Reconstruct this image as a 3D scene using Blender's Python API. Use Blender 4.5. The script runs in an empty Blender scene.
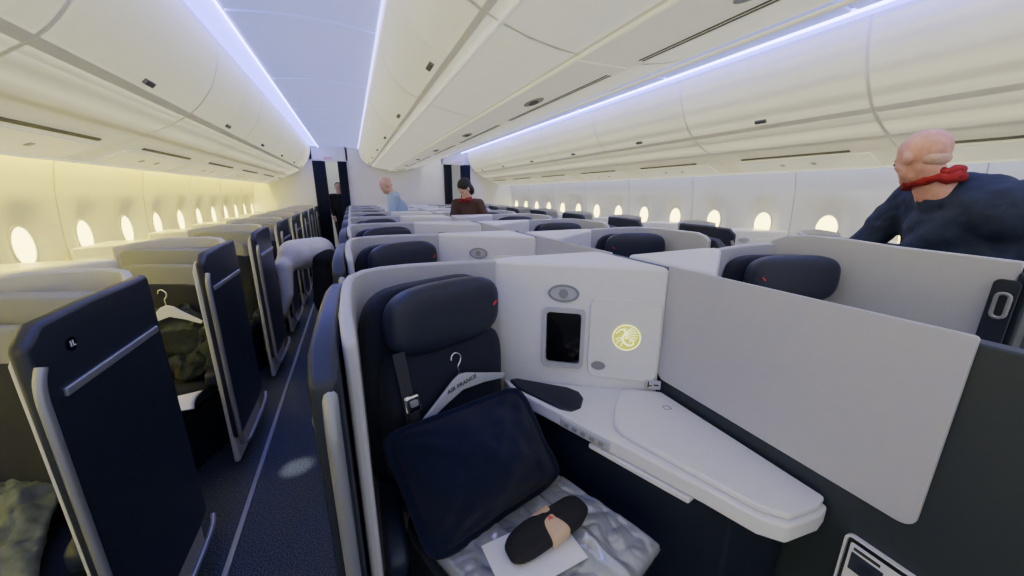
import bpy, bmesh, math, random
from mathutils import Vector, Matrix, noise
random.seed(4)
scene=bpy.context.scene
COL=scene.collection
def V(*a): return Vector(a)

# ------------------------------------------------------------------ materials
def mat(name,col,rough=.5,metal=0,spec=.5,bump=0,bscale=200,var=0,vscale=30,emit=None,estr=0,coat=0,sheen=0):
    m=bpy.data.materials.new(name); m.use_nodes=True
    nt=m.node_tree; b=nt.nodes['Principled BSDF']
    b.inputs['Base Color'].default_value=(*col,1); b.inputs['Roughness'].default_value=rough
    b.inputs['Metallic'].default_value=metal
    b.inputs['Specular IOR Level'].default_value=spec
    if coat: b.inputs['Coat Weight'].default_value=coat
    if sheen: b.inputs['Sheen Weight'].default_value=sheen
    if emit: 
        b.inputs['Emission Color'].default_value=(*emit,1); b.inputs['Emission Strength'].default_value=estr
    tc=nt.nodes.new('ShaderNodeTexCoord')
    n=nt.nodes.new('ShaderNodeTexNoise'); n.inputs['Scale'].default_value=vscale
    nt.links.new(tc.outputs['Object'],n.inputs['Vector'])
    r=nt.nodes.new('ShaderNodeValToRGB'); v=max(var,.012)
    r.color_ramp.elements[0].position=.35; r.color_ramp.elements[1].position=.65
    r.color_ramp.elements[0].color=(*[c*(1-v) for c in col],1)
    r.color_ramp.elements[1].color=(*[min(1,c*(1+v)) for c in col],1)
    nt.links.new(n.outputs['Fac'],r.inputs['Fac']); nt.links.new(r.outputs['Color'],b.inputs['Base Color'])
    if bump:
        n2=nt.nodes.new('ShaderNodeTexNoise'); n2.inputs['Scale'].default_value=bscale
        nt.links.new(tc.outputs['Object'],n2.inputs['Vector'])
        bp=nt.nodes.new('ShaderNodeBump'); bp.inputs['Strength'].default_value=bump; bp.inputs['Distance'].default_value=.01
        nt.links.new(n2.outputs['Fac'],bp.inputs['Height']); nt.links.new(bp.outputs['Normal'],b.inputs['Normal'])
    return m
M={}
M['shell']=mat('shell_plastic',(.46,.465,.48),.45)
M['white']=mat('console_white',(.80,.80,.79),.30)
M['screen_grey']=mat('divider_grey',(.50,.505,.52),.5)
M['navy']=mat('navy_panel',(.011,.016,.030),.42,bump=.05,bscale=600)
M['charcoal']=mat('charcoal_panel',(.028,.038,.046),.5,bump=.05,bscale=500)
M['leather']=mat('navy_leather',(.009,.013,.030),.45,bump=.12,bscale=350)
M['fabric']=mat('navy_fabric',(.005,.008,.022),.85,bump=.3,bscale=500,sheen=.06)
M['pillow']=mat('pillow_fabric',(.005,.008,.027),.95,spec=.2,bump=.5,bscale=260,sheen=.06)
M['silver']=mat('brushed_silver',(.30,.31,.34),.4,.55)
M['chrome']=mat('chrome',(.85,.85,.85),.18,1)
M['grey']=mat('grey_plastic',(.25,.26,.27),.45)
M['strap']=mat('belt_webbing',(.035,.037,.045),.8,bump=.3,bscale=400)
M['greyfab']=mat('grey_seat_fabric',(.21,.22,.25),.8,bump=.3,bscale=400)
M['lgrey']=mat('light_grey_plastic',(.46,.48,.50),.45)
M['black']=mat('black_glass',(.004,.004,.006),.08,coat=.5)
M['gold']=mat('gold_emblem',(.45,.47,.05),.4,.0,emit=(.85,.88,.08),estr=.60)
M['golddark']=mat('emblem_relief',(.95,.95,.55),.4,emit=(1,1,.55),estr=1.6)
M['red']=mat('red_mark',(.7,.02,.03),.5)
M['bin']=mat('bin_cream_selflit',(.93,.925,.85),.42,spec=.45,emit=(1,.97,.76),estr=.36)  # cream glow put into the door surfaces in place of light on them
M['binbody']=mat('bin_body_cream_selflit',(.72,.71,.63),.6,emit=(1,.96,.74),estr=.10)  # weak glow put into the bin body to lift it
M['psu']=mat('service_panel_cream_selflit',(.90,.89,.80),.5,spec=.4,emit=(1,.96,.72),estr=.28)  # glow put into the bin undersides, which are no lamps
M['ceil']=mat('ceiling_panel_selflit',(.60,.65,.90),.5,emit=(.27,.32,1),estr=.78)  # lilac glow put into the panels, standing in for cove light on them
M['wall']=mat('sidewall_panel',(.82,.82,.79),.5)
M['vent']=mat('vent_dark',(.14,.14,.13),.6)
M['glow_violet']=mat('cove_light_violet',(.6,.6,1),.5,emit=(.15,.15,1),estr=6)
M['glow_bin']=mat('bin_fill_warm',(1,1,.8),.5,emit=(1,.91,.55),estr=45)  # emission for the added strips that brighten the bins
M['glow_edge']=mat('edge_fill_violet',(1,1,1),.5,emit=(.34,.34,1),estr=15)
M['glow_soft']=mat('edge_fill_soft',(1,1,1),.5,emit=(.40,.42,1),estr=5)
M['glow_yellow']=mat('wash_light_yellow',(1,.95,.6),.5,emit=(.98,.83,.03),estr=62)
M['glow_white']=mat('wash_light_white',(1,1,1),.5,emit=(.50,.55,1),estr=12)
M['pane']=mat('window_daylight',(1,1,.8),.3,emit=(1,.84,.20),estr=9)
M['curtain']=mat('curtain_fabric',(.01,.012,.02),.9)
M['skin']=mat('skin',(.60,.30,.23),.5,var=.1,vscale=40)
M['skin2']=mat('skin_pale',(.62,.38,.29),.5,var=.08)
M['hair_dark']=mat('hair_black',(.012,.01,.01),.6,bump=.5,bscale=150)
M['hair_white']=mat('hair_white',(.56,.36,.29),.8,bump=.5,bscale=150)
M['jacket']=mat('jacket_navy',(.009,.017,.045),.85,bump=1,bscale=14)
M['scarf']=mat('scarf_red',(.28,.012,.012),.9,bump=1,bscale=40)
M['shirtblue']=mat('shirt_light_blue',(.32,.42,.58),.8,bump=.3,bscale=60)
M['shirtwhite']=mat('shirt_white',(.60,.60,.56),.8,bump=.4,bscale=50)
M['black_cloth']=mat('black_cloth',(.008,.008,.01),.85,bump=.3,bscale=80)
M['brown']=mat('brown_jacket',(.07,.032,.022),.8,bump=.4,bscale=70)
M['green']=mat('olive_coat',(.045,.056,.05),.9,bump=1,bscale=22,var=.25,vscale=18)
M['khaki']=mat('grey_green_fabric',(.10,.12,.11),.9,bump=.8,bscale=24,var=.1)
M['plastic_bag']=mat('clear_wrap',(.40,.42,.45),.14,.2,spec=.8,coat=1,bump=.35,bscale=26,var=.02,vscale=14)
M['paper']=mat('paper',(.8,.8,.8),.7)
M['photo']=mat('printed_card',(.02,.028,.05),.7,var=.3,vscale=30)
M['beige']=mat('beige_tag',(.62,.44,.26),.7)
M['eye']=mat('eye_dark',(.02,.015,.01),.2)
M['shoe']=mat('shoe_black',(.01,.01,.01),.4)

def carpet():
    m=bpy.data.materials.new('carpet_navy'); m.use_nodes=True; nt=m.node_tree; b=nt.nodes['Principled BSDF']
    tc=nt.nodes.new('ShaderNodeTexCoord'); n=nt.nodes.new('ShaderNodeTexNoise'); n.inputs['Scale'].default_value=160; n.inputs['Detail'].default_value=3
    nt.links.new(tc.outputs['Object'],n.inputs['Vector'])
    r=nt.nodes.new('ShaderNodeValToRGB'); r.color_ramp.elements[0].position=.40; r.color_ramp.elements[1].position=.68
    r.color_ramp.elements[0].color=(.008,.013,.025,1); r.color_ramp.elements[1].color=(.08,.095,.125,1)
    nt.links.new(n.outputs['Fac'],r.inputs['Fac']); nt.links.new(r.outputs['Color'],b.inputs['Base Color'])
    b.inputs['Roughness'].default_value=.9
    bp=nt.nodes.new('ShaderNodeBump'); bp.inputs['Strength'].default_value=.5; nt.links.new(n.outputs['Fac'],bp.inputs['Height']); nt.links.new(bp.outputs['Normal'],b.inputs['Normal'])
    return m
M['carpet']=carpet()

# ------------------------------------------------------------------ mesh helpers
def mk(name,verts,faces,m,bevel=0,smooth=True,seg=2,angle=35,fix=True):
    me=bpy.data.meshes.new(name)
    me.from_pydata([tuple(v) for v in verts],[],faces)
    if fix:
        bm=bmesh.new(); bm.from_mesh(me); bmesh.ops.recalc_face_normals(bm,faces=bm.faces); bm.to_mesh(me); bm.free()
    me.materials.append(m)
    if smooth:
        for p in me.polygons: p.use_smooth=True
        me.set_sharp_from_angle(angle=math.radians(angle))
    o=bpy.data.objects.new(name,me); COL.objects.link(o)
    if bevel:
        md=o.modifiers.new('bev','BEVEL'); md.width=bevel; md.segments=seg; md.limit_method='ANGLE'; md.angle_limit=math.radians(40); md.harden_normals=True
    return o
def prism(name,poly,z0,z1,m,bevel=.006,seg=2):
    n=len(poly); vs=[(x,y,z0) for x,y in poly]+[(x,y,z1) for x,y in poly]
    fs=[list(range(n))[::-1],list(range(n,2*n))]+[[i,(i+1)%n,n+(i+1)%n,n+i] for i in range(n)]
    return mk(name,vs,fs,m,bevel,seg=seg)
def extr(name,prof,y0,y1,m,bevel=0,closed=True):
    n=len(prof); vs=[(x,y0,z) for x,z in prof]+[(x,y1,z) for x,z in prof]
    fs=[[i,(i+1)%n,n+(i+1)%n,n+i] for i in range(n)]+[list(range(n))[::-1],list(range(n,2*n))]
    return mk(name,vs,fs,m,bevel,angle=40)
def obox(name,c,X,Y,Z,sx,sy,sz,m,bevel=.006,seg=2):
    X,Y,Z=Vector(X).normalized(),Vector(Y).normalized(),Vector(Z).normalized(); c=Vector(c)
    vs=[c+X*(a*sx/2)+Y*(b*sy/2)+Z*(d*sz/2) for a in(-1,1) for b in(-1,1) for d in(-1,1)]
    fs=[[0,1,3,2],[4,6,7,5],[0,4,5,1],[2,3,7,6],[0,2,6,4],[1,5,7,3]]
    return mk(name,vs,fs,m,bevel,seg=seg)
def box(name,c,s,m,bevel=.006,seg=2): return obox(name,c,(1,0,0),(0,1,0),(0,0,1),*s,m,bevel,seg)
def ribbon(name,path,th,z0,zt,m,bevel=.01,z0s=None):
    P=[Vector((x,y,0)) for x,y in path]; n=len(P); vs=[]
    if not isinstance(zt,(list,tuple)): zt=[zt]*n
    if z0s is None: z0s=[z0]*n
    for i in range(n):
        d=(P[min(i+1,n-1)]-P[max(i-1,0)]).normalized(); nn=Vector((-d.y,d.x,0))*-1
        a=P[i]; b=P[i]+nn*th
        vs+= [(a.x,a.y,z0s[i]),(b.x,b.y,z0s[i]),(b.x,b.y,zt[i]),(a.x,a.y,zt[i])]
    fs=[[0,1,2,3],[4*(n-1)+k for k in (3,2,1,0)]]
    for i in range(n-1):
        for k in range(4):
            fs.append([4*i+k,4*i+(k+1)%4,4*(i+1)+(k+1)%4,4*(i+1)+k])
    return mk(name,vs,fs,m,bevel,angle=50)
def rrpts(s0,s1,z0,z1,r,k=6,rb=None):
    out=[]
    rb=r if rb is None else rb
    for cx,cz,a0,q in((s1-r,z1-r,0,r),(s0+r,z1-r,90,r),(s0+rb,z0+rb,180,rb),(s1-rb,z0+rb,270,rb)):
        for i in range(k+1):
            a=math.radians(a0+90*i/k); out.append((cx+q*math.cos(a),cz+q*math.sin(a)))
    return out
def plate(name,O,X,Y,pts,d0,d1,m,bevel=.002):
    O=Vector(O);X=Vector(X).normalized();Y=Vector(Y).normalized();Z=X.cross(Y); n=len(pts)
    vs=[O+X*a+Y*b+Z*d0 for a,b in pts]+[O+X*a+Y*b+Z*d1 for a,b in pts]
    fs=[list(range(n))[::-1],list(range(n,2*n))]+[[i,(i+1)%n,n+(i+1)%n,n+i] for i in range(n)]
    return mk(name,vs,fs,m,bevel)
def ring(name,O,X,Y,outer,inner,d0,d1,m):
    O=Vector(O);X=Vector(X).normalized();Y=Vector(Y).normalized();Z=X.cross(Y); n=len(outer); vs=[]
    for pts,d in((outer,d0),(outer,d1),(inner,d1),(inner,d0)):
        vs+=[O+X*a+Y*b+Z*d for a,b in pts]
    fs=[]
    for r in range(4):
        for i in range(n):
            j=(i+1)%n; r2=(r+1)%4
            fs.append([r*n+i,r*n+j,r2*n+j,r2*n+i])
    return mk(name,vs,fs,m,0)
def ell(a,b,n=28,cx=0,cy=0): return [(cx+a*math.cos(2*math.pi*i/n),cy+b*math.sin(2*math.pi*i/n)) for i in range(n)]
def tube(name,pts,r,m,n=10,closed=False):
    P=[Vector(p) for p in pts]; k=len(P); vs=[];fs=[]
    prev=None
    rr=r if isinstance(r,(list,tuple)) else [r]*k
    for i in range(k):
        d=(P[(i+1)%k if closed else min(i+1,k-1)]-P[(i-1)%k if closed else max(i-1,0)]).normalized()
        if prev is None:
            a=d.orthogonal().normalized()
        else:
            a=(prev-d*prev.dot(d)).normalized()
        prev=a; b=d.cross(a)
        for j in range(n):
            t=2*math.pi*j/n; vs.append(P[i]+(a*math.cos(t)+b*math.sin(t))*rr[i])
    for i in range(k if closed else k-1):
        for j in range(n):
            i2=(i+1)%k; fs.append([i*n+j,i*n+(j+1)%n,i2*n+(j+1)%n,i2*n+j])
    if not closed: fs+= [list(range(n))[::-1],[(k-1)*n+j for j in range(n)]]
    return mk(name,vs,fs,m,0,angle=60)
def smoothpath(pts,k=6):
    P=[Vector(p) for p in pts]; out=[]
    for i in range(len(P)-1):
        p0=P[max(i-1,0)];p1=P[i];p2=P[i+1];p3=P[min(i+2,len(P)-1)]
        for j in range(k):
            t=j/k
            out.append(.5*((2*p1)+(p2-p0)*t+(2*p0-5*p1+4*p2-p3)*t*t+(3*p1-p0-3*p2+p3)*t**3))
    out.append(P[-1]); return out
def superell(name,c,X,Y,Z,a,b,d,m,e=4,e2=4,nu=32,nv=20,disp=0,dsc=6,taper=0):
    X,Y,Z=Vector(X).normalized(),Vector(Y).normalized(),Vector(Z).normalized(); c=Vector(c); vs=[];fs=[]
    def sp(v,p): return math.copysign(abs(v)**p,v)
    for i in range(nv+1):
        ph=-math.pi/2+math.pi*i/nv
        for j in range(nu):
            th=2*math.pi*j/nu
            x=a*sp(math.cos(ph),2/e2)*sp(math.cos(th),2/e); y=b*sp(math.cos(ph),2/e2)*sp(math.sin(th),2/e); z=d*sp(math.sin(ph),2/e2)
            if taper: x*=1+taper*z/d
            p=c+X*x+Y*y+Z*z
            if disp: p+= noise.noise_vector(p*dsc)*disp+noise.noise_vector(p*dsc*2.6)*disp*.35
            vs.append(p)
    for i in range(nv):
        for j in range(nu):
            fs.append([i*nu+j,i*nu+(j+1)%nu,(i+1)*nu+(j+1)%nu,(i+1)*nu+j])
    return mk(name,vs,fs,m,0,angle=80)
def textmesh(name,s,size,O,X,Y,m,ext=.0006):
    cu=bpy.data.curves.new(name,'FONT'); cu.body=s; cu.size=size; cu.extrude=ext; cu.align_x='CENTER'; cu.align_y='CENTER'
    o=bpy.data.objects.new(name,cu); COL.objects.link(o)
    dg=bpy.context.evaluated_depsgraph_get(); me=bpy.data.meshes.new_from_object(o.evaluated_get(dg))
    bpy.data.objects.remove(o)
    X=Vector(X).normalized();Y=Vector(Y).normalized();Z=X.cross(Y)
    mt=Matrix((( X.x,Y.x,Z.x,O[0]),(X.y,Y.y,Z.y,O[1]),(X.z,Y.z,Z.z,O[2]),(0,0,0,1)))
    me.transform(mt); me.materials.clear(); me.materials.append(m)
    me.name=name
    ob=bpy.data.objects.new(name,me); COL.objects.link(ob); return ob

def join_into(name,objs):
    bm=bmesh.new(); mats=[]
    for o in objs:
        me=o.data.copy()
        off={}
        for i,mm in enumerate(me.materials):
            if mm not in mats: mats.append(mm)
            off[i]=mats.index(mm)
        for p in me.polygons: p.material_index=off[p.material_index]
        bm.from_mesh(me)
    me=bpy.data.meshes.new(name); bm.to_mesh(me); bm.free()
    for mm in mats: me.materials.append(mm)
    for o in objs: bpy.data.objects.remove(o)
    o=bpy.data.objects.new(name,me); COL.objects.link(o); return o

def thing(name,label,cat,base,parts,group=None):
    e=bpy.data.objects.new(name,None); e.empty_display_size=.05; COL.objects.link(e); e.location=base
    e['label']=label; e['category']=cat
    if group: e['group']=group
    for p in parts: attach(p,e)
    return e
def attach(p,parent):
    b=Vector((0,0,0)); q=parent
    while q: b+=q.location; q=q.parent
    p.data.transform(Matrix.Translation(-b)); p.parent=parent
def single(o,label,cat,group=None,base=None):
    c=Vector(base) if base else sum((Vector(b) for b in o.bound_box),Vector())/8
    if not base:
        c.z=min(b[2] for b in o.bound_box)
    o.data.transform(Matrix.Translation(-c)); o.location=c
    o['label']=label; o['category']=cat
    if group: o['group']=group
    return o
def structure(o): o['kind']='structure'; return o
def copy_tree(src,loc,mirror=False,cache={}):
    def cp(o,par):
        n=o.copy()
        if mirror and o.data:
            if o.data.name not in cache:
                me=o.data.copy(); me.transform(Matrix.Scale(-1,4,(1,0,0))); me.flip_normals(); cache[o.data.name]=me
            n.data=cache[o.data.name]
        COL.objects.link(n)
        if par:
            n.parent=par; 
            if mirror: n.location=(-o.location.x,o.location.y,o.location.z)
        else: n.location=loc
        for c in o.children: cp(c,n)
        return n
    return cp(src,None)

CX=1.08; PITCH=1.08
# ------------------------------------------------------------------ suite
S=Vector((.36,-.93,0)).normalized(); W=Vector((.93,.36,0)).normalized(); UP=Vector((0,0,1))
E=Vector((.802,-.598,0)).normalized()
def build_suite(kind,base=(.3,1.0,0)):
    P=[]
    win=(kind=='window')
    zc=1.13 if win else 1.235
    if win:
        path=[(-.05,.76),(-.052,.80),(-.054,.9),(-.054,1.1),(-.052,1.22),(-.04,1.31),(0,1.385),(.07,1.43),(.17,1.445),(.30,1.44),(.42,1.425),(.53,1.40)]
        zt=[1.12,1.17,1.19,1.195,1.20,1.215,1.23,1.235,1.235,1.235,1.22,1.20]
        pt=[1.17,1.215,1.225,1.225,1.225]
        path2=[(-.088,.725),(-.089,.78),(-.090,1.0),(-.090,1.2),(-.082,1.30)]; pth=.040
    else:
        path=[(-.048,.79),(-.050,.83),(-.054,.9),(-.054,1.1),(-.052,1.22),(-.04,1.31),(0,1.385),(.07,1.43),(.17,1.445),(.30,1.44),(.42,1.425),(.53,1.40)]
        zt=[1.19,1.22,1.235,1.235]+[1.235]*8
        pt=[1.15,1.20,1.215,1.215,1.215]
        path2=[(-.112,.715),(-.112,.78),(-.108,1.0),(-.104,1.2),(-.090,1.30)]; pth=.056
    P.append(ribbon('shell',path,.030,.03,zt,M['shell'],.012))
    P.append(ribbon('outer_panel',path2,pth,.2,pt,M['navy'],.016))
    if win:
        P.append(tube('edge_trim',smoothpath([(-.088,.735,.16),(-.090,.716,.22),(-.090,.712,.5),(-.090,.712,.95),(-.090,.716,1.07),(-.092,.735,1.12)],5),.011,M['silver']))
    else:
        P.append(tube('edge_trim',smoothpath([(-.080,.735,.16),(-.078,.706,.22),(-.076,.700,.5),(-.076,.700,.96),(-.076,.704,1.06),(-.076,.725,1.12),(-.076,.77,1.15)],5),.015,M['silver']))
    hx=-.0925 if win else -.116
    P.append(tube('lower_rail',smoothpath([(hx-.007,.74,.17),(hx-.012,.80,.15),(hx-.012,1.2,.15),(hx-.002,1.3,.17)],4),.010,M['silver']))
    P.append(box('grab_handle',(hx,1.01,1.035),(.010,.47,.022),M['silver'],.004))
    B0=Vector((.235,1.27,0))
    P.append(superell('seat_back',B0+S*.05+UP*.69,W,S+UP*.12,UP,.245,.07,.32,M['fabric'],6,6))
    if win:
        P.append(superell('seat_surround',B0-S*.015+UP*.79,W,S,UP,.265,.045,.395,M['greyfab'],12,14,48,28))
        P.append(superell('headrest',B0+S*.07+UP*1.00,W,S+UP*.12,UP,.205,.035,.11,M['greyfab'],7,6))
    else:
        P.append(superell('seat_surround',B0-S*.015+UP*.80,W,S,UP,.27,.05,.40,M['fabric'],5,5))
        P.append(superell('headrest',B0+S*.095-W*.008+UP*1.10,W,S+UP*.12,UP,.220,.05,.118,M['leather'],4,3.2))
        P.append(obox('headrest_mark',B0+S*.15+W*.165+UP*1.115,W+UP*.9,S,UP-W*.9,.022,.003,.006,M['red'],0))
    P.append(superell('seat_cushion',B0+S*.36+UP*.39,W,S,UP,.25,.27,.065,M['fabric'],6,3))
    P.append(obox('seat_base',B0+S*.34+UP*.17,W,S,UP,.46,.48,.33,M['navy'],.02))
    P.append(superell('armrest',(.02,.98,.52),(0,1,0),(1,0,0),UP,.17,.032,.05,M['leather'],5,4))
    P.append(prism('console_cabinet',[(.50,1.415),(.515,1.375),(.535,1.355),(1.05,.972),(1.05,1.42),(.6,1.44)],.0,zc,M['white'],.018,3))
    tp=[(.53,1.33),(.535,1.22),(.615,1.03),(.725,.76),(.81,.545),(.85,.43),(.890,.385),(1.0,.375),(1.05,.385),(1.05,.99)]
    P.append(prism('table_top',tp,.668,.722,M['white'],.009,3))
    lf=[(.742,.81),(.746,.86),(.81,.94),(.90,1.02),(.94,1.03),(1.05,.955),(1.05,.395),(1.0,.385),(.905,.395),(.862,.445)]
    P.append(prism('table_leaf',lf,.722,.742,M['white'],.008,3))
    P.append(prism('table_drawer',[(.668,.89),(.722,.75),(.79,.58),(.82,.585),(.75,.76),(.69,.895)],.648,.666,M['white'],.004))
    ap=[(.58,1.33),(.60,1.2),(.68,.98),(.78,.72),(.86,.5),(1.04,.46),(1.04,.98)]
    P.append(prism('console_base',ap,0,.667,M['navy'],.01))
    pad=[(.545,1.30),(.550,1.225),(.61,1.085),(.635,1.03),(.665,1.0),(.71,1.005),(.755,1.055),(.765,1.10),(.74,1.15),(.58,1.30)]
    P.append(prism('armrest_pad',pad,.715,.731,M['leather'],.008,3))
    d=Vector((.11,-.27,0)).normalized(); on=Vector((-d.y,d.x,0))*-1
    cc=Vector((.664,.910,.695))+on*.003
    P.append(obox('control_strip',cc,d,on,UP,.20,.014,.034,M['lgrey'],.004))
    for i in range(5):
        P.append(obox('button',cc+d*(-.07+.035*i)+on*.008,d,on,UP,.020,.006,.014,M['grey'],.002))
    O=Vector((.51,1.373,0))
    X=E
    if not win:
        P.append(ring('screen_bezel',O,X,UP,rrpts(.205,.375,.80,1.055,.022),rrpts(.220,.360,.820,1.037,.014),-.002,.012,M['lgrey']))
        P.append(plate('handset_screen',O,X,UP,rrpts(.222,.358,.822,1.035,.014),-.002,.006,M['black'],0))
        P.append(ring('lamp_bezel',O,X,UP,ell(.062,.036,28,.285,1.115),ell(.052,.028,28,.285,1.115),0,.008,M['grey']))
        P.append(plate('reading_lamp',O,X,UP,ell(.052,.028,28,.285,1.115),0,.005,M['lgrey'],0))
        P.append(plate('lamp_lens',O,X,UP,ell(.018,.018,20,.285,1.115),.004,.012,M['grey'],.002))
        P.append(plate('cabinet_door',O,X,UP,rrpts(.392,.658,.772,1.108,.036),0,.010,M['white'],.006))
        P.append(plate('door_latch',O,X,UP,ell(.028,.018,24,.435,.825),.010,.016,M['grey'],.002))
        P.append(plate('emblem',O,X,UP,ell(.055,.055,40,.535,.955),.010,.014,M['gold'],.001))
        st=[]
        def pl(a,b): return O+X*(.535+a*.95)+UP*(.955+b*.95)+X.cross(UP)*.0145
        st.append(tube('s',[pl(.054*math.cos(t/30*2*math.pi),.054*math.sin(t/30*2*math.pi)) for t in range(30)],.0018,M['golddark'],6,True))
        def strip_(path,w):
            return tube('s',smoothpath([pl(a,b) for a,b in path],4),w if not isinstance(w,list) else w,M['golddark'],8)
        body=[(-.034,.022),(-.027,.030),(-.016,.035),(-.007,.029),(-.007,.016),(-.014,.003),(-.013,-.012),(-.003,-.026),(.014,-.033),(.028,-.026),(.026,-.014),(.014,-.012),(.012,-.020)]
        nb=(len(body)-1)*4+1
        st.append(strip_(body,[.0012+.0022*math.sin(math.pi*min(1,i/nb*1.1)) if i<nb*.9 else .0013 for i in range(nb)]))
        for line in([(-.005,.020),(.008,.036),(.022,.042)],[(-.004,.015),(.012,.031),(.033,.034)],[(-.004,.010),(.014,.023),(.040,.024)],[(-.004,.005),(.014,.014),(.043,.012)],[(-.005,.0),(.014,.005),(.042,.0)],[(-.006,-.005),(.012,-.003),(.036,-.010)],
                    [(-.013,-.002),(-.028,-.002),(-.042,-.012)],[(-.012,-.010),(-.028,-.014),(-.036,-.028)],[(-.008,-.020),(-.018,-.028),(-.020,-.040)],[(-.012,.034),(-.004,.042)],[(-.034,.022),(-.044,.016)]):
            st.append(strip_(line,.0013))
        P.append(join_into('emblem_relief',st))
        P.append(plate('seat_sign',O,X,UP,rrpts(.620,.678,.748,.786,.004),.010,.015,M['lgrey'],.001))
        P.append(join_into('seat_symbol',[plate('a',O,X,UP,q,.015,.0158,M['black'],0) for q in (rrpts(.629,.634,.754,.780,.001),rrpts(.629,.645,.760,.765,.001),rrpts(.652,.670,.764,.770,.001))]))
        P.append(join_into('table_mark',[plate('a',(.985,.86,.742),(1,-.25,0),(.25,1,0),q,0,.0008,M['grey'],0) for q in (rrpts(-.016,-.013,-.012,.012,.001),rrpts(-.016,.010,.009,.012,.001),rrpts(-.016,.010,-.012,-.009,.001),rrpts(.008,.012,-.010,.010,.001))]))
    else:
        P.append(plate('reading_lamp',O,X,UP,ell(.05,.028,28,.285,1.03),0,.008,M['lgrey'],0))
        P.append(plate('cabinet_door',O,X,UP,rrpts(.395,.655,.775,1.05,.03),0,.010,M['white'],.004))
    return thing('airline_seat','',"seat",base,P)

lab_c='navy business-class seat in a pale grey shell with white side console'
lab_w='grey window-side business-class seat with dark navy aisle panel'
src=build_suite('center'); srcw=build_suite('window')
suites={}
STAG=-.14
for k in range(8):
    y=1.0+PITCH*k
    if k==0: o=src
    else: o=copy_tree(src,(.3,y,0))
    o['group']='centre cabin seats'; o['label']=lab_c; suites['cl',k]=o
    o=copy_tree(src,(2*CX-.3,y+STAG,0),True); o['group']='centre cabin seats'; o['label']=lab_c; suites['cr',k]=o
for k in range(8):
    y=1.37+PITCH*k
    o=copy_tree(srcw,(-.77-.3,y,0),True) ; o['group']='window seats'; o['label']=lab_w; suites['wl',k]=o
    if k==0: srcw.location=(2.93+.3,y+STAG,0); o=srcw
    else: o=copy_tree(srcw,(2.93+.3,y+STAG,0))
    o['group']='window seats'; o['label']=lab_w; suites['wr',k]=o
suites['cl',0]['label']='navy seat holding a pillow and wrapped bedding, gold emblem on console'

def far_door():
    s=suites['cr',0]
    dp=ribbon('aisle_door',[(2.08,1.272),(2.125,1.22),(2.150,1.14),(2.158,1.0),(2.162,.8),(2.162,.455)][::-1],.022,.05,[1.265,1.275,1.29,1.29,1.28,1.25],M['shell'],.008)
    attach(dp,s)
    ed=box('door_edge',(2.20,.435,.65),(.10,.04,1.16),M['navy'],.012); attach(ed,s)
    ep=plate('door_edge_panel',(2.137,.47,0),(0,-1,0),(0,0,1),rrpts(-.030,.035,.06,1.20,.02),0,.008,M['navy'],.003); attach(ep,s)
    pts=rrpts(.448,.480,1.06,1.15,.015,4)
    o=tube('aisle_latch',[(2.122,a,b) for a,b in pts],.006,M['grey'],8,True); attach(o,s)
    s['label']='navy seat behind tall pale grey aisle door with black latch loop'
far_door()

# ------------------------------------------------------------------ privacy dividers
def divider(k,near):
    y=PITCH*k
    scr=plate('screen_panel',(1.062,y,0),(0,-1,0),(0,0,1),[(-a,b) for a,b in rrpts(.240,.985,.79,1.24,.008,6,.028)][::-1],0,.012,M['screen_grey'],.003)
    fr=plate('frame',(1.105,y,0),(0,-1,0),(0,0,1),[(-a,b) for a,b in rrpts(near,.985,.02,1.225,.02)][::-1],0,.042,M['charcoal'],.006)
    return thing('privacy_divider','tall grey privacy screen between two paired seats','divider',(1.083,.6+y,0),[scr,fr],'privacy dividers')
divider(0,-.32)
d1=divider(1,-.088)
for k in range(2,8): copy_tree(d1,(1.083,.6+PITCH*k,0))

pk=[plate('pocket',(1.061,.262,0),(0,-1,0),(0,0,1),rrpts(-.072,.072,.43,.60,.012),0,.008,M['charcoal'],.003),
    ring('pocket_frame',(1.0605,.262,0),(0,-1,0),(0,0,1),rrpts(-.078,.078,.42,.685,.016),rrpts(-.073,.073,.43,.680,.012),0,.010,M['white'])]
thing('literature_pocket','white-framed pocket on the divider holding a printed safety card','pocket',(1.055,.27,.42),pk)
cd=plate('card_sheet',(1.0515,.262,0),(0,-1,0),(0,0,1),rrpts(-.064,.064,.45,.668,.004),0,.002,M['paper'],0)
cd2=[plate('print',(1.0494,.262,0),(0,-1,0),(0,0,1),rrpts(-.058,.002,.595,.645,.002),0,.001,M['photo'],0)]
for i in range(4): cd2.append(plate('print',(1.0494,.262,0),(0,-1,0),(0,0,1),rrpts(.010,.054-.010*(i%2),.643-.012*i,.647-.012*i,.001),0,.001,M['charcoal'],0))
cd2.append(plate('print',(1.0494,.262,0),(0,-1,0),(0,0,1),rrpts(-.056,-.006,.652,.660,.001),0,.001,M['charcoal'],0))
pr=join_into('card_print',cd2)
thing('safety_card','white printed safety card with dark picture in the pocket','card',(1.05,.27,.45),[cd,pr])

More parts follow.
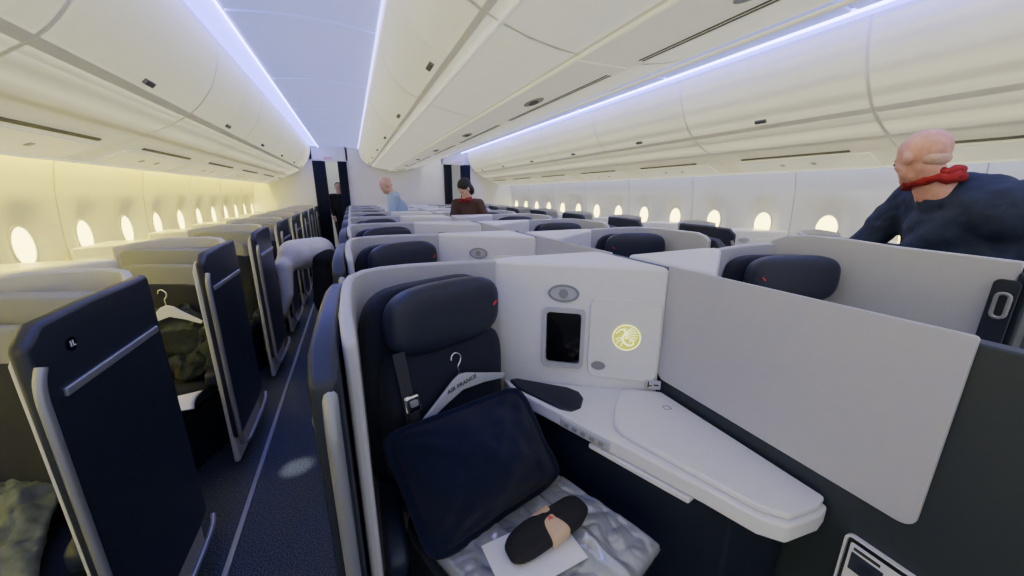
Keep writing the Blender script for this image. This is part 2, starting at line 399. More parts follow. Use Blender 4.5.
# ------------------------------------------------------------------ items on near seat
def pillow(name,c,th,m,n=22,disp=.006,ex=.45,crk=0,pinch=.10,rnd=0,quilt=True):
    c=[Vector(p) for p in c]; nrm=((c[1]-c[0]).cross(c[3]-c[0])).normalized(); vs=[];fs=[]
    for side in(1,-1):
        for i in range(n+1):
            for j in range(n+1):
                u=i/n;v=j/n
                if rnd:
                    a=2*u-1;b=2*v-1
                    a,b=a*math.sqrt(1-rnd*b**6)*(1-.045*(1-b*b)),b*math.sqrt(1-rnd*a**6)*(1-.045*(1-a*a))
                    uu=.5+.5*a; vv=.5+.5*b
                else:
                    uu=.5+ (u-.5)*(1-pinch*math.sin(math.pi*v)); vv=.5+(v-.5)*(1-pinch*math.sin(math.pi*u))
                p=c[0].lerp(c[1],uu).lerp(c[3].lerp(c[2],uu),vv)
                u2,v2=u,v
                if rnd:
                    u2=min(1,max(0,(u-.045)/.91)); v2=min(1,max(0,(v-.045)/.91))
                h=(max(0,math.sin(math.pi*u2))**ex*max(0,math.sin(math.pi*v2))**ex)
                d=noise.noise(p*9+Vector((side*3,0,0)))*disp+noise.noise(p*22)*disp*.5
                off=0
                if rnd:
                    for cu,cv in((0,0),(1,0),(1,1),(0,1)):
                        rr=math.hypot(u-cu,v-cv); an=math.atan2(v-cv,u-cu)
                        d+= .016*math.sin(an*14+cu*2+cv)*math.exp(-((rr-.28)/.17)**2)
                    off=noise.noise(p*14)*.014*(1-h)
                    h=max(h,.02 if 0<i<n and 0<j<n else 0)
                if crk:
                    a1=abs(noise.noise(p*11+Vector((3,7,1)))); a2=abs(noise.noise(p*21+Vector((9,2,5))))
                    d+= crk*((1-min(1,a1*2.4))**2*1.8+(1-min(1,a2*2.4))**2*.8)
                    if quilt: d+= -crk*3.2*(1-min(1,abs(math.sin(u*math.pi*3))*2.2))
                vs.append(p+nrm*(side*th*h+d*h+off))
    N=(n+1)**2
    for s in(0,1):
        for i in range(n):
            for j in range(n):
                a=s*N+i*(n+1)+j; f=[a,a+1,a+n+2,a+n+1]; fs.append(f if s==0 else f[::-1])
    o=mk(name,vs,fs,m,0,angle=180 if not crk else 60,fix=False)
    bm=bmesh.new(); bm.from_mesh(o.data); bmesh.ops.remove_doubles(bm,verts=bm.verts,dist=.0008); bmesh.ops.recalc_face_normals(bm,faces=bm.faces); bm.to_mesh(o.data); bm.free()
    return o
pl=pillow('pillow',[(-.01,1.025,.805),(.49,1.065,.855),(.59,.89,.56),(.095,.78,.505)],.165,M['pillow'],64,.036,.66,rnd=.20)
single(pl,'plump square navy fabric pillow leaning against the seat back','pillow')
bc=Vector((.405,.765,.485))
bag=pillow('bedding_bag',[bc-W*.24-S*.22,bc+W*.25-S*.22,bc+W*.25+S*.27,bc-W*.24+S*.27],.056,M['plastic_bag'],110,.010,.18,crk=.0048,pinch=.02)
single(bag,'quilted bedding in crinkled clear plastic wrap on seat cushion','bedding')
pp=obox('paper_leaflet',Vector((.36,.69,.560)),W+S*.3,S-W*.3,UP,.24,.16,.003,M['paper'],0)
single(pp,'white paper leaflet lying on the wrapped bedding','paper')
px=Vector((1,.17,.06)).normalized(); py=UP.cross(px).normalized()
sl=superell('pouch_body',Vector((.42,.720,.588)),px,py,UP,.138,.050,.023,M['black_cloth'],3.4,2.6,disp=.010,dsc=9)
bd=superell('paper_band',Vector((.425,.720,.590)),px+py*.1,py-px*.1,UP,.032,.053,.0255,M['beige'],12,3)
mk_=textmesh('band_print','A',.022,(.425,.720,.6172),px,py,M['red'])
thing('slipper_pouch','dark fabric slipper pouch with beige paper band','pouch',(.415,.765,.563),[sl,bd,mk_])

def hanger(c,wv,m,n_,drop=(.0),label='',width=.19,tilt=.12,nm='coat_hanger',text=False):
    c=Vector(c); wv=Vector(wv).normalized(); nn=wv.cross(UP)
    u=(UP-wv*tilt).normalized(); wv=(wv+UP*tilt).normalized()
    parts=[]
    hk=[c+u*.0+wv*0,c+u*.035,c+u*.05+wv*.012,c+u*.07+wv*.016,c+u*.088+wv*.0,c+u*.085-wv*.016,c+u*.07-wv*.022]
    parts.append(tube('hook',smoothpath(hk,5),.0028,M['chrome'],8))
    pts=[(-width,-.10),(-width*.9,-.088),(-width*.5,-.045),(-.03,-.006),(0,.004),(.03,-.006),(width*.5,-.045),(width*.9,-.088),(width,-.10),(width*.93,-.115),(width*.5,-.084),(.0,-.060),(-width*.5,-.084),(-width*.93,-.115)]
    parts.append(plate('shoulder_bar',c,wv,u,pts[::-1],-.006,.006,m,.004))
    if text: parts.append(textmesh('bar_print','AIR FRANCE',.023,c-u*.034+nn*.0075,wv,u,M['navy']))
    return thing(nm,label,'hanger',tuple(c-UP*.1),parts)
hanger((.285,1.126,.890),W,M['lgrey'],None,label='grey plastic coat hanger with wire hook against seat back',tilt=.15,text=True,width=.20)
bw=Vector((.100,1.082,.0))
sb=[obox('strap',bw+UP*.90,W,S+UP*.1,UP-W*.12,.040,.004,.26,M['strap'],.001),
    obox('buckle',bw+S*.014+W*.012+UP*.85,W,S,UP-W*.12,.050,.018,.062,M['chrome'],.010,3),
    obox('buckle_plate',bw+S*.025+W*.012+UP*.855,W,S,UP-W*.12,.028,.008,.022,M['grey'],.004),
    obox('strap_tail',bw+S*.006+W*.022+UP*.775,W,S,UP-W*.12,.034,.004,.12,M['strap'],.001)]
thing('seat_belt','dark shoulder belt with chrome buckle on the seat back','seat belt',(.13,1.108,.70),sb)

# window-suite items
single(pillow('blanket',[(-1.42,1.62,.60),(-.98,1.62,.58),(-.86,1.16,.48),(-1.42,1.10,.48)],.070,M['khaki'],70,.045,crk=.020,quilt=False),'crumpled grey-green blanket heaped on the seat','blanket')
cb=superell('coat_body',(-.965,2.50,.68),(1,-.25,0),(.25,1,0),UP,.16,.055,.20,M['green'],3,3,64,48,disp=.055,dsc=12,taper=-.15)
cs=superell('coat_sleeve',(-.80,2.44,.62),(1,-.25,.2),(.25,1,0),UP,.05,.05,.17,M['green'],2.5,3,40,36,disp=.035,dsc=14)
thing('coat','dark olive coat draped over the seat from a hanger','coat',(-.965,2.52,.48),[cb,cs])
hanger((-.955,2.42,.92),(1,-.25,0),M['white'],None,label='white plastic coat hanger carrying an olive coat',width=.15,tilt=.05)
single(pillow('newspaper',[(-1.1,2.2,.49),(-.82,2.24,.49),(-.80,2.05,.485),(-1.08,2.02,.485)],.012,M['paper'],14,.006),'folded white newspaper lying on the seat cushion','newspaper')

dot=plate('label_dot',(-.6795,1.215,1.135),(0,1,0),UP,ell(.018,.018),-.001,.0015,M['black'],0); attach(dot,suites['wl',0])
t1=textmesh('seat_label','1L',.022,(-.677,1.215,1.135),(0,1,0),UP,M['paper']); attach(t1,suites['wl',0])
suites['wl',0]['label']='window-side seat with dark aisle panel marked 1L'

# ------------------------------------------------------------------ room
YA,YB=-1.28,9.44
fl=box('floor',(1.08,(YA+12)/2,-.03),(6.4,12-YA,.06),M['carpet'],0); structure(fl)
for i,x in enumerate((-.62,2.78)):
    structure(box('trim_%d'%(i+1),(x,(YA+YB)/2,.004),(.022,YB-YA,.010),M['silver'],.002))

def wx(z):
    pts=[(0,-1.86),(.3,-1.88),(.8,-1.89),(1.2,-1.89),(1.5,-1.87),(1.8,-1.81),(2.0,-1.74),(2.2,-1.64),(2.5,-1.5)]
    for (a,b),(c,d) in zip(pts,pts[1:]):
        if a<=z<=c: return b+(d-b)*(z-a)/(c-a)
    return -1.5
WP=.60; WZ=1.185
def sidewall(mirror):
    vs=[];fs=[]
    def f(x): return 2*CX-x if mirror else x
    y0=-.88-.30 if not mirror else -.98-.30
    zc=WZ
    segs=48
    ts=[2*math.pi*j/segs for j in range(segs)]
    for ca_ in (math.atan2(.34,.3),math.pi-math.atan2(.34,.3),math.pi+math.atan2(.34,.3),2*math.pi-math.atan2(.34,.3)):
        j=min(range(segs),key=lambda q:abs(ts[q]-ca_)); ts[j]=ca_
    ends=[]
    for w in range(18):
        ca=y0+.3+WP*w
        ya,yb=ca-.3,ca+.3
        base=len(vs)
        for j in range(segs):
            t=ts[j]; c,s=math.cos(t),math.sin(t)
            k=1/max(abs(c)/.3,abs(s)/.34); ry,rz=ca+c*k,zc+s*k
            def sq(v,p): return math.copysign(abs(v)**p,v)
            ey,ez=.205*sq(c,.85),.265*sq(s,.85)
            vs.append((f(wx(rz)),ry,rz)); 
            vs.append((f(wx(zc+ez)),ca+ey,zc+ez))
            vs.append((f(wx(zc)-.012),ca+ey*.80,zc+ez*.80-.006))
            vs.append((f(wx(zc)-.038),ca+ey*.48,zc+ez*.50-.012))
        for j in range(segs):
            j2=(j+1)%segs
            for r in range(3):
                fs.append([base+4*j+r,base+4*j+r+1,base+4*j2+r+1,base+4*j2+r])
        for zs in([0,.3,.6,zc-.34],[zc+.34,1.7,1.8,1.9,2.0,2.2,2.5]):
            b2=len(vs)
            for z in zs: vs+= [(f(wx(z)),ya,z),(f(wx(z)),yb,z)]
            for i in range(len(zs)-1): fs.append([b2+2*i,b2+2*i+1,b2+2*i+3,b2+2*i+2])
        ends.append(ca)
    o=mk('wall_right' if mirror else 'wall_left',vs,fs,M['wall'],0,angle=50,fix=False)
    bm=bmesh.new(); bm.from_mesh(o.data); bmesh.ops.remove_doubles(bm,verts=bm.verts,dist=.0005); bmesh.ops.recalc_face_normals(bm,faces=bm.faces); bm.to_mesh(o.data); bm.free()
    for p in o.data.polygons: p.use_smooth=True
    o.data.set_sharp_from_angle(angle=math.radians(40))
    structure(o)
    return ends,f
wn=1
for mir in(False,True):
    ends,f=sidewall(mir)
    for ca in ends:
        zc=WZ-.012; x=f(wx(zc)-.036)
        X=(0,1,0) if not mir else (0,-1,0)
        rg=ring('window_%d'%wn,(x,ca,zc),X,(0,0,1),ell(.104,.140),ell(.088,.122),-.01,.004,M['white']); 
        pn=plate('pane',(x,ca,zc),X,(0,0,1),ell(.091,.125),-.008,-.003,M['pane'],0)
        structure(rg); rg['label']='oval cabin window with bright daylight'
        pn.parent=rg; wn+=1
for mir in(False,True):
    f=(lambda x:2*CX-x) if mir else (lambda x:x)
    for i in range(9):
        y=(-.88-.30 if not mir else -.98-.30)+WP*2*i
        structure(tube('trim_%d'%(3+i+9*mir),[(f(wx(z)+.001),y,z) for z in(.3,.8,1.2,1.5,1.8,1.95)],.004,M['lgrey'],6))

# ceiling panels
RS=.07   # right-hand bins and cove sit slightly further inboard
CB=1.0   # axis of the centre bin run
CE=((-.530,.245),(2*CB-.245,2.690-RS))
cn=0
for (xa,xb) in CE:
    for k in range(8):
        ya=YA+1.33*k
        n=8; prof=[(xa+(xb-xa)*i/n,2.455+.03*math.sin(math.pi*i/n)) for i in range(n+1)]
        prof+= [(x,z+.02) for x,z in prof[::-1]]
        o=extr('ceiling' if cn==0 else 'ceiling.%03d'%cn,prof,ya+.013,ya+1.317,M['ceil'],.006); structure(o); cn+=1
roof=box('ceiling.050',(1.08,(YA+12)/2,2.64),(6.2,12-YA,.04),M['wall'],0); structure(roof)
for (xa,xb) in CE:
    for k in range(1,8):
        y=YA+1.33*k
        structure(box('trim_%d'%(40+k+(10 if xa>0 else 0)),((xa+xb)/2,y,2.511),(xb-xa,.06,.006),M['vent'],0))

def strip(name,prof,m,label):
    o=extr(name,prof,YA+.05,YB-.1,m); single(o,label,'light'); return o
for xa,xb in((-.700,-.552),(.256,.300),(2*CB-.300,2*CB-.256),(2.712-RS,2.860-RS)):
    strip('cove_light',[(xa,2.472),(xb,2.472),(xb,2.482),(xa,2.482)],M['glow_violet'],'long violet-blue cove light strip beside the ceiling panels')
for x,mm,w_ in((-.543,'glow_edge',.003),(.251,'glow_soft',.003),(2*CB-.251,'glow_bin',.004),(2.703-RS,'glow_edge',.008)):  # thin fill strips added beside the coves to brighten the bins
    strip('bin_fill_strip',[(x-w_,2.446),(x+w_,2.446),(x+w_,2.462),(x-w_,2.462)],M[mm],'thin fill light line added along the ceiling panel edge')
strip('wash_light',[(-1.655,1.93),(-1.70,1.93),(-1.70,1.95),(-1.655,1.95)],M['glow_yellow'],'long yellow light strip washing the sidewall')
strip('wash_light',[(2.16+1.655,1.93),(2.16+1.70,1.93),(2.16+1.70,1.95),(2.16+1.655,1.95)],M['glow_white'],'long cool white light strip washing the sidewall')

# overhead bins
BL=1.33; G=.006
sp=[(-.70,2.475),(-.712,2.35),(-.77,2.19),(-.855,2.065),(-.93,1.995)]
lb=[(-.945,1.985),(-1.02,1.935),(-1.10,1.895),(-1.17,1.865)]
lo=lb+[(-1.25,1.825),(-1.58,1.690),(-1.62,1.700),(-1.635,1.76),(-1.64,2.3),(-1.5,2.475)]
def skin(name,prof,off,y0,y1,m,out=1):
    P=[Vector((x,0,z)) for x,z in prof]; a=[];b=[]
    for i in range(len(P)):
        d=(P[min(i+1,len(P)-1)]-P[max(i-1,0)]).normalized(); nn=Vector((d.z,0,-d.x))*-1*out
        a.append((P[i].x,P[i].z)); b.append((P[i].x+nn.x*off,P[i].z+nn.z*off))
    return extr(name,a+b[::-1],y0,y1,m,.006)
def sm2(prof,k=4): return [(p.x,p.y) for p in smoothpath([(x,z,0) for x,z in prof],k)]
def side_bin(y0,BL):
    s=sm2(sp)
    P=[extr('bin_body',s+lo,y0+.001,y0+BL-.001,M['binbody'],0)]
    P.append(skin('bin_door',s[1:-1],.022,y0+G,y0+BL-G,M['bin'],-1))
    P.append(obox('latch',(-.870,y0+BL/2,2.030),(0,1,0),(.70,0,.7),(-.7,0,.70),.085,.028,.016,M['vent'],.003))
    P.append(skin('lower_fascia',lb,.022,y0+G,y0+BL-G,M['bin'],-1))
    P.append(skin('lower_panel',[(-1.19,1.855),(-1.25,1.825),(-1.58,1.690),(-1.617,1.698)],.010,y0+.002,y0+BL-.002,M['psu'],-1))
    t=Vector((-.33,0,-.135)).normalized(); nrm=Vector((t.z,0,-t.x)).normalized()
    def at(q,h): p=Vector((-1.25,0,1.825))+t*q-nrm*h; return (p.x,y0+BL/2,p.z)
    P.append(obox('service_panel',at(.20,.012),(0,1,0),t,nrm,BL-.3,.20,.010,M['psu'],.004))
    P.append(obox('air_vent',at(.05,.012),(0,1,0),t,nrm,BL-.5,.022,.010,M['vent'],.002))
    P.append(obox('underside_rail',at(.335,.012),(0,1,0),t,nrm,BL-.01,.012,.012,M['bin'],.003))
    for dy in(-.12,.12):
        a=at(.20,.019); P.append(obox('reading_light',(a[0],a[1]+dy,a[2]),(0,1,0),t,nrm,.035,.035,.010,M['lgrey'],.01))
    return thing('overhead_bin','closed cream overhead storage bin along the cabin side','overhead bin',(-1.17,y0+BL/2,1.68),P,'side overhead bins')
YL=-2.08
b0=side_bin(YL,BL)
for k in range(1,8): copy_tree(b0,(-1.17,YL+BL*k+BL/2,1.68))
side_bin(YL+8*BL,.79)
for k in range(8): copy_tree(b0,(2*CX+1.17-RS,YA+BL*k+BL/2,1.68),True)
cp=[(.262,2.475),(.270,2.36),(.302,2.25),(.375,2.165),(.48,2.110)]
def center_bin(y0):
    s=sm2(cp)
    half=s+[(.56,2.080),(.66,2.052),(.78,2.032),(.90,2.022),(CB,2.019)]
    full=half+[(2*CB-x,z) for x,z in half[::-1][1:]]
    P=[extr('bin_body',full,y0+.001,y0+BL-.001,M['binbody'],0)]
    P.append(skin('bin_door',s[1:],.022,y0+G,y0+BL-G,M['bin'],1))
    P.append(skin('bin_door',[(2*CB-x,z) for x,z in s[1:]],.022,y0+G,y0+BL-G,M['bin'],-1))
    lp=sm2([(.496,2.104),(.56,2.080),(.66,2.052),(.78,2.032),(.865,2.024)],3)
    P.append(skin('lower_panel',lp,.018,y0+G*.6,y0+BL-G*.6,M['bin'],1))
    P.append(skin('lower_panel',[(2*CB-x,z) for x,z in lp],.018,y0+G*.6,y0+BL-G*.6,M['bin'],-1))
    for sx in(0,1):
        f=(lambda x:x) if sx==0 else (lambda x:2*CB-x); q=1 if sx==0 else -1
        P.append(obox('latch',(f(.428),y0+BL/2,2.112),(0,1,0),(q*.88,0,-.46),(q*.46,0,.88),.085,.026,.016,M['vent'],.003))
        P.append(tube('door_rail',[(f(.535),y0+.002,2.068),(f(.535),y0+BL-.002,2.068)],.009,M['psu'],8))
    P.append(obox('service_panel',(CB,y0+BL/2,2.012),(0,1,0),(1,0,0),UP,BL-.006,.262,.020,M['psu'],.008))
    P.append(plate('sign_panel',(CB+.01,y0+BL/2,2.002),(0,1,0),(1,0,0),ell(.11,.036,28),0,.006,M['lgrey'],.003))
    P.append(plate('sign_lens',(CB+.01,y0+BL/2,1.996),(0,1,0),(1,0,0),ell(.05,.018,20),0,.006,M['vent'],.002))
    for dx in(.09,.107): P.append(box('air_vent',(CB+dx,y0+BL/2,2.002),(.007,BL-.2,.006),M['vent'],.001))
    return thing('overhead_bin','closed cream centre overhead bin with curved doors and latches','overhead bin',(CB,y0+BL/2,2.02),P,'centre overhead bins')
c0=center_bin(YA)
for k in range(1,8): copy_tree(c0,(CB,YA+BL*k+BL/2,2.02))

# rear bulkhead with two aisle openings
bk=[box('w',((-.70-1.95)/2,YB+.03,1.3),(1.25,.06,2.6),M['wall'],0),
    box('w',((-.02+2.18)/2,YB+.03,1.3),(2.20,.06,2.6),M['wall'],0),
    box('w',((2.86+4.11)/2,YB+.03,1.3),(1.25,.06,2.6),M['wall'],0),
    box('w',(-.365,YB+.03,2.40),(.77,.06,.40),M['wall'],0),
    box('w',(2.525,YB+.03,2.40),(.77,.06,.40),M['wall'],0)]
wr=join_into('wall_rear',bk); structure(wr)
structure(box('wall_galley',(1.08,11.6,1.3),(6.2,.05,2.6),M['wall'],0))
def curtain(x0,x1):
    n=40; vs=[];fs=[]
    for i in range(n+1):
        x=x0+(x1-x0)*i/n; y=YB-.06+.03*math.sin(i*1.3)
        vs+=[(x,y,.03),(x,y,2.18)]
    for i in range(n): fs.append([2*i,2*i+1,2*i+3,2*i+2])
    o=mk('curtain',vs,fs,M['curtain'],0,angle=180,fix=False)
    md=o.modifiers.new('s','SOLIDIFY'); md.thickness=.008
    single(o,'dark pleated curtain drawn aside at the aisle opening','curtain','aisle curtains')
curtain(-.70,-.45); curtain(-.20,-.02); curtain(2.18,2.38); curtain(2.60,2.86)
for x in(-.37,2.53):
    P=[box('sign_box',(x,YB-.16,2.22),(.26,.05,.11),M['white'],.01)]
    e=thing('exit_sign','small white illuminated exit sign hanging over the aisle','sign',(x,YB-.16,2.16),P)
    t=textmesh('sign_text','EXIT',.085,(x,YB-.189,2.22),(1,0,0),UP,M['red']); attach(t,e)
gl=box('galley_fill_light',(-.3,10.9,2.605),(.5,.3,.03),mat('galley_fill',(1,1,1),.5,emit=(.9,.95,1),estr=9),.004)  # out-of-view lamp added to brighten the galley
single(gl,'unseen flat white fill light added to brighten the galley','light')

# ------------------------------------------------------------------ people
def blob(name,caps,ells,voxel,m,smooth=4):
    bm=bmesh.new()
    for p0,r0,p1,r1 in caps:
        p0=Vector(p0);p1=Vector(p1)
        for p,r in((p0,r0),(p1,r1)): bmesh.ops.create_icosphere(bm,subdivisions=3,radius=r,matrix=Matrix.Translation(p))
        d=p1-p0
        if d.length>1e-4:
            q=Vector((0,0,1)).rotation_difference(d.normalized()).to_matrix().to_4x4()
            bmesh.ops.create_cone(bm,cap_ends=True,segments=24,radius1=r0,radius2=r1,depth=d.length,matrix=Matrix.Translation((p0+p1)/2)@q)
    for c,X,Y,Z,a,b,d in ells:
        X,Y,Z=Vector(X).normalized(),Vector(Y).normalized(),Vector(Z).normalized()
        mt=Matrix(((X.x*a,Y.x*b,Z.x*d,c[0]),(X.y*a,Y.y*b,Z.y*d,c[1]),(X.z*a,Y.z*b,Z.z*d,c[2]),(0,0,0,1)))
        bmesh.ops.create_icosphere(bm,subdivisions=3,radius=1,matrix=mt)
    me=bpy.data.meshes.new(name); bm.to_mesh(me); bm.free(); me.materials.append(m)
    o=bpy.data.objects.new(name,me); COL.objects.link(o)
    r=o.modifiers.new('r','REMESH'); r.mode='VOXEL'; r.voxel_size=voxel; r.use_smooth_shade=True
    s=o.modifiers.new('s','SMOOTH'); s.iterations=smooth; s.factor=.5
    return o
def person(J,label,top,legs,skin,hair,face,up=(0,0,1),vox=.008,hairstyle='short',collar=None,loose=1.0,extra=[],cr=.03,cz=0,tsm=6,nk=1.0,folds=0):
    f=Vector(face).normalized(); u=Vector(up); u=(u-f*u.dot(f)).normalized(); l=u.cross(f).normalized()
    H=Vector(J['head']); g={k:Vector(v) for k,v in J.items()}
    sl,sr=g['sh_l'],g['sh_r']
    caps=[(g['neck'],.062,H-u*.04-f*.015,.056),(g['neck'],.07,g['chest'],.12),(g['chest'],.13,g['pelvis'],.12),
          (sl,.055,sr,.055)]
    for s in('l','r'):
        caps+=[(g['sh_'+s],.052,g['el_'+s],.040),(g['el_'+s],.040,g['ha_'+s],.026)]
        caps+=[(g['hip_'+s],.085,g['kn_'+s],.055),(g['kn_'+s],.055,g['an_'+s],.04)]
        a=g['an_'+s]; ff=Vector((f.x,f.y,0)).normalized()
        caps+=[(a-UP*.03,.038,a+ff*.15-UP*.045,.03)]
        hd=(g['ha_'+s]-g['el_'+s]).normalized(); wr_=g['ha_'+s]; 
        side=hd.cross(UP); 
        if side.length<.1: side=l.copy()
        side.normalize(); pn=side.cross(hd).normalized()
        if pn.z>0: pn=-pn
        pc=wr_+hd*.05
        for i,(off,ln) in enumerate(((-.030,.060),(-.010,.074),(.010,.070),(.029,.055))):
            b=pc+side*off+hd*.035; m1=b+hd*ln*.5+pn*.008; t=m1+hd*ln*.38+pn*.028
            caps+=[(wr_+side*off*.5,.015,b,.012),(b,.0105,m1,.0095),(m1,.0095,t,.008)]
        sg=-1 if s=='l' else 1
        b=wr_+hd*.02+side*sg*.03; m1=b+hd*.03+side*sg*.022; t=m1+hd*.028+pn*.012
        caps+=[(b,.014,m1,.0115),(m1,.0115,t,.009)]
    ells=[(H+u*.03-f*.012,f,l,u,.098,.077,.092),(H+f*.022-u*.04,f,l,u,.066,.058,.078),(H+f*.062-u*.085,f,l,u,.028,.03,.024),
          (H+f*.072+u*.012,f,l,u,.020,.050,.014),(H+f*.080-u*.057,f,l,u,.012,.024,.008),(H+f*.078-u*.068,f,l,u,.012,.022,.008),
          (H+f*.06-u*.02+l*.033,f,l,u,.022,.022,.022),(H+f*.06-u*.02-l*.033,f,l,u,.022,.022,.022)]
    for q in(1,-1): ells.append((H+l*q*.078-u*.008-f*.005,f+l*q*-.4,l,u,.020,.009,.033))
    caps+=[(H+f*.080+u*.004,.009,H+f*.094-u*.026,.0135)]
    ells.append((H+f*.086-u*.032,f,l,u,.014,.018,.010))
    body=blob('body',caps,ells,vox,skin,3)
    parts=[body]
    for q in(1,-1):
        parts.append(superell('eye',H+f*.0805+l*q*.031-u*.003,f,l,u,.009,.012,.007,M['eye'],2,2,12,8))
    k=loose
    tc=[(g['neck'].lerp(g['chest'],.15 if nk==1 else .35),.082*k*nk,g['chest'],.145*k),(g['chest'],.15*k,g['pelvis'],.145*k),(sl,.075*k,sr,.075*k),
        (sl.lerp(sr,.2),.08*k,g['chest'].lerp(g['pelvis'],.3)+(sl-sr)*.25,.11*k),(sr.lerp(sl,.2),.08*k,g['chest'].lerp(g['pelvis'],.3)-(sl-sr)*.25,.11*k),
        ((sl-sr)*.18+g['pelvis'],.12*k,(sr-sl)*.18+g['pelvis'],.12*k)]
    tc+=extra
    for s in('l','r'):
        e=g['el_'+s]; h=g['ha_'+s]
        tc+=[(g['sh_'+s],.072*k,e,.055*k),(e,.055*k,e.lerp(h,.9),.040*k)]
    gar=blob('shirt' if k<1.1 else 'jacket',tc,[],max(vox,.01),top,tsm)
    if folds:
        tx=bpy.data.textures.new('folds','CLOUDS'); tx.noise_scale=.13; tx.noise_depth=2
        dm=gar.modifiers.new('d','DISPLACE'); dm.texture=tx; dm.strength=folds; dm.texture_coords='LOCAL'; dm.mid_level=.5
    parts.append(gar)
    lc=[(g['hip_l'],.115,g['hip_r'],.115)]
    for s in('l','r'): lc+=[(g['hip_'+s],.105,g['kn_'+s],.075),(g['kn_'+s],.072,g['an_'+s]+UP*.02,.055)]
    parts.append(blob('trousers',lc,[],max(vox,.012),legs,5))
    for s in('l','r'):
        a=g['an_'+s]; ff=Vector((f.x,f.y,0)).normalized()
        parts.append(blob('shoe',[(a-UP*.035-ff*.03,.043,a+ff*.16-UP*.045,.036)],[],.01,M['shoe'],3))
    if hairstyle=='short':
        parts.append(blob('hair',[],[(H+u*.045-f*.03,f,l,u,.092,.083,.090),(H-f*.06-u*.01,f,l,u,.045,.070,.07)],.008,hair,3))
    elif hairstyle=='bob':
        parts.append(blob('hair',[],[(H+u*.048-f*.022,f,l,u,.102,.090,.092),(H-f*.045-u*.03,f,l,u,.065,.092,.10)],.008,hair,3))
    elif hairstyle=='fringe':
        parts.append(blob('hair',[],[(H-f*.058-u*.024,f,l,u,.038,.060,.034)],.006,hair,3))
    if collar:
        n=g['neck']+UP*cz
        fh=Vector((f.x,f.y,0)).normalized(); lh=UP.cross(fh)
        sc=[]
        for hh,rr,q in((0,.080,cr),(.030,.070,cr*.85)):
            pts=[n+lh*(rr*math.cos(t*math.pi/8))+fh*((rr+.004)*math.sin(t*math.pi/8)+.008)+UP*(hh+.008*math.sin(t*2.3)-.018*math.sin(t*math.pi/8)) for t in range(16)]
            sc.append(tube('scarf',pts,[q*(1+.18*math.sin(t*1.7+hh*60)) for t in range(16)],collar,12,True))
        parts.append(join_into('scarf',sc))
    base=(g['pelvis'].x,g['pelvis'].y,0)
    return thing('person',label,'person',base,parts)

person(dict(head=(2.43,.89,1.655),neck=(2.49,.845,1.53),chest=(2.62,.76,1.34),pelvis=(2.62,.70,.95),
    sh_l=(2.50,.68,1.44),sh_r=(2.70,.98,1.46),el_l=(2.47,.84,1.20),ha_l=(2.42,1.02,1.04),el_r=(2.62,1.12,1.20),ha_r=(2.48,1.16,1.04),
    hip_l=(2.57,.62,.92),hip_r=(2.64,.79,.92),kn_l=(2.55,.60,.50),kn_r=(2.62,.80,.50),an_l=(2.58,.59,.09),an_r=(2.66,.81,.09)),
    'older bald man in navy jacket and red scarf, leaning forward',M['jacket'],M['black_cloth'],M['skin'],M['hair_white'],(.34,.90,-.28),vox=.007,hairstyle='fringe',collar=M['scarf'],loose=1.26,
    extra=[((2.58,.77,1.49),.095,(2.66,.74,1.32),.20),((2.52,.62,1.41),.13,(2.74,.90,1.44),.14),((2.56,.72,1.45),.13,(2.66,.86,1.45),.13),((2.66,.60,1.40),.15,(2.66,.62,1.1),.17)],cr=.024,cz=.020,tsm=12,nk=.9,folds=.045)
person(dict(head=(.50,5.98,1.61),neck=(.58,6.0,1.47),chest=(.64,6.0,1.26),pelvis=(.66,6.0,.92),
    sh_l=(.60,5.82,1.44),sh_r=(.62,6.17,1.44),el_l=(.52,5.78,1.16),ha_l=(.36,5.85,1.06),el_r=(.56,6.2,1.16),ha_r=(.38,6.12,1.06),
    hip_l=(.68,5.92,.90),hip_r=(.68,6.09,.90),kn_l=(.67,5.91,.5),kn_r=(.67,6.10,.5),an_l=(.69,5.91,.09),an_r=(.69,6.10,.09)),
    'white-haired man in light blue shirt standing among the seats',M['shirtblue'],M['black_cloth'],M['skin2'],M['hair_white'],(-.8,-.3,-.4),vox=.010,hairstyle='fringe',loose=1.08)
person(dict(head=(1.43,4.95,1.555),neck=(1.46,5.0,1.41),chest=(1.50,5.03,1.20),pelvis=(1.50,5.05,.88),
    sh_l=(1.62,4.93,1.35),sh_r=(1.34,5.08,1.35),el_l=(1.68,4.80,1.14),ha_l=(1.52,4.66,1.14),el_r=(1.26,4.98,1.13),ha_r=(1.28,4.76,1.14),
    hip_l=(1.58,5.02,.86),hip_r=(1.42,5.06,.86),kn_l=(1.58,4.98,.48),kn_r=(1.42,5.04,.48),an_l=(1.58,5.02,.09),an_r=(1.42,5.07,.09)),
    'dark-haired woman in brown jacket with red collar, looking down',M['brown'],M['black_cloth'],M['skin2'],M['hair_dark'],(-.78,-.20,-.60),vox=.010,hairstyle='bob',collar=M['scarf'],cr=.014,cz=-.01)
dx=-.01; dz=-.02
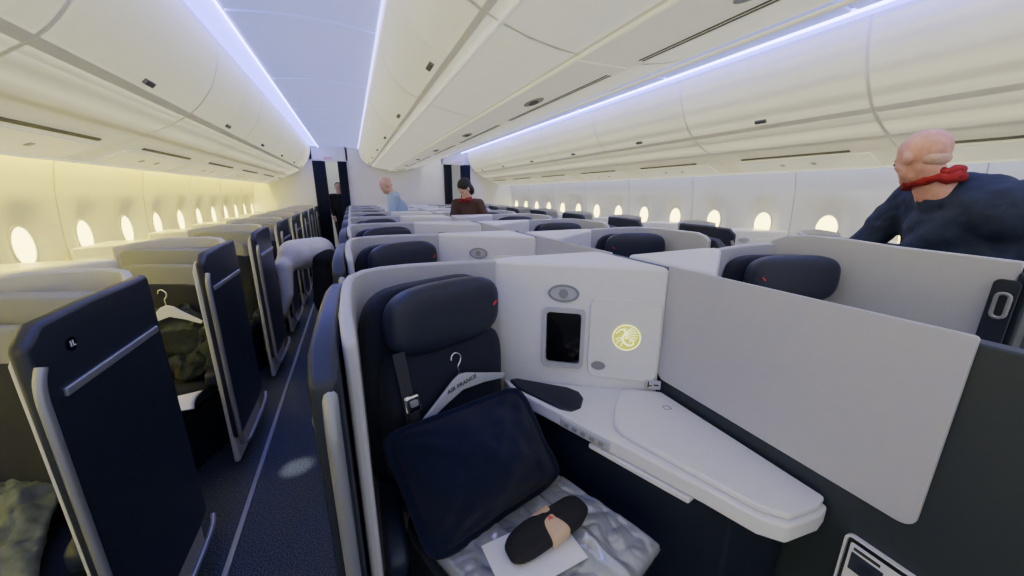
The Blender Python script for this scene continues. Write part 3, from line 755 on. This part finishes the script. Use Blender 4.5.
person(dict(head=(-.75+dx,4.00,.70+dz),neck=(-.68+dx,4.01,.81+dz),chest=(-.54+dx,4.03,.94+dz),pelvis=(-.33+dx,4.05,.96+dz),
    sh_l=(-.62+dx,3.89,.86+dz),sh_r=(-.64+dx,4.16,.86+dz),el_l=(-.63+dx,3.88,.60+dz),ha_l=(-.70+dx,3.92,.40+dz),el_r=(-.68+dx,4.18,.62+dz),ha_r=(-.78+dx,4.14,.44+dz),
    hip_l=(-.29+dx,3.97,.88),hip_r=(-.29+dx,4.13,.88),kn_l=(-.36+dx,3.96,.46),kn_r=(-.36+dx,4.14,.46),an_l=(-.29+dx,3.96,.09),an_r=(-.29+dx,4.14,.09)),
    'person in white shirt and black trousers bending over in aisle',M['shirtwhite'],M['black_cloth'],M['skin2'],M['hair_dark'],(-.3,0,-.95),up=(-.9,0,.2),vox=.010,hairstyle='short',loose=.98,tsm=14)
cy=1.2
person(dict(head=(-.26,9.0+cy,1.62),neck=(-.26,9.03+cy,1.47),chest=(-.26,9.05+cy,1.25),pelvis=(-.26,9.06+cy,.93),
    sh_l=(-.08,9.03+cy,1.41),sh_r=(-.44,9.03+cy,1.41),el_l=(-.06,9.02+cy,1.14),ha_l=(-.10,8.90+cy,.95),el_r=(-.46,9.02+cy,1.14),ha_r=(-.42,8.9+cy,.95),
    hip_l=(-.18,9.06+cy,.90),hip_r=(-.34,9.06+cy,.90),kn_l=(-.18,9.04+cy,.5),kn_r=(-.34,9.04+cy,.5),an_l=(-.18,9.07+cy,.09),an_r=(-.34,9.07+cy,.09)),
    'crew member in black uniform standing beyond the aisle curtains',M['black_cloth'],M['black_cloth'],M['skin2'],M['hair_dark'],(0,-1,-.1),vox=.012,hairstyle='short')

# ------------------------------------------------------------------ light + world
w=bpy.data.worlds.new('world'); scene.world=w; w.use_nodes=True
bg=w.node_tree.nodes['Background']; bg.inputs[0].default_value=(.97,.98,1,1); bg.inputs[1].default_value=.85
sd=bpy.data.lights.new('carpet_patch_spot','SPOT'); sd.energy=260; sd.spot_size=math.radians(6); sd.spot_blend=1; sd.shadow_soft_size=.01; sd.color=(1,.96,.9)  # spot added to throw the light patch on the aisle carpet, no fixture there
so=bpy.data.objects.new('carpet_patch_spot',sd); COL.objects.link(so); so.location=(-1.3,1.85,1.55)
so.rotation_euler=(Vector((-.43,2.08,0))-Vector(so.location)).to_track_quat('-Z','Y').to_euler()

cam=bpy.data.cameras.new('camera'); cam.sensor_width=36; cam.lens=365*36/1024; cam.clip_start=.02
co=bpy.data.objects.new('camera',cam); COL.objects.link(co); co.location=(0,0,1.5)
co.rotation_euler=(math.radians(90-14.6),0,math.radians(-23.2))
scene.camera=co
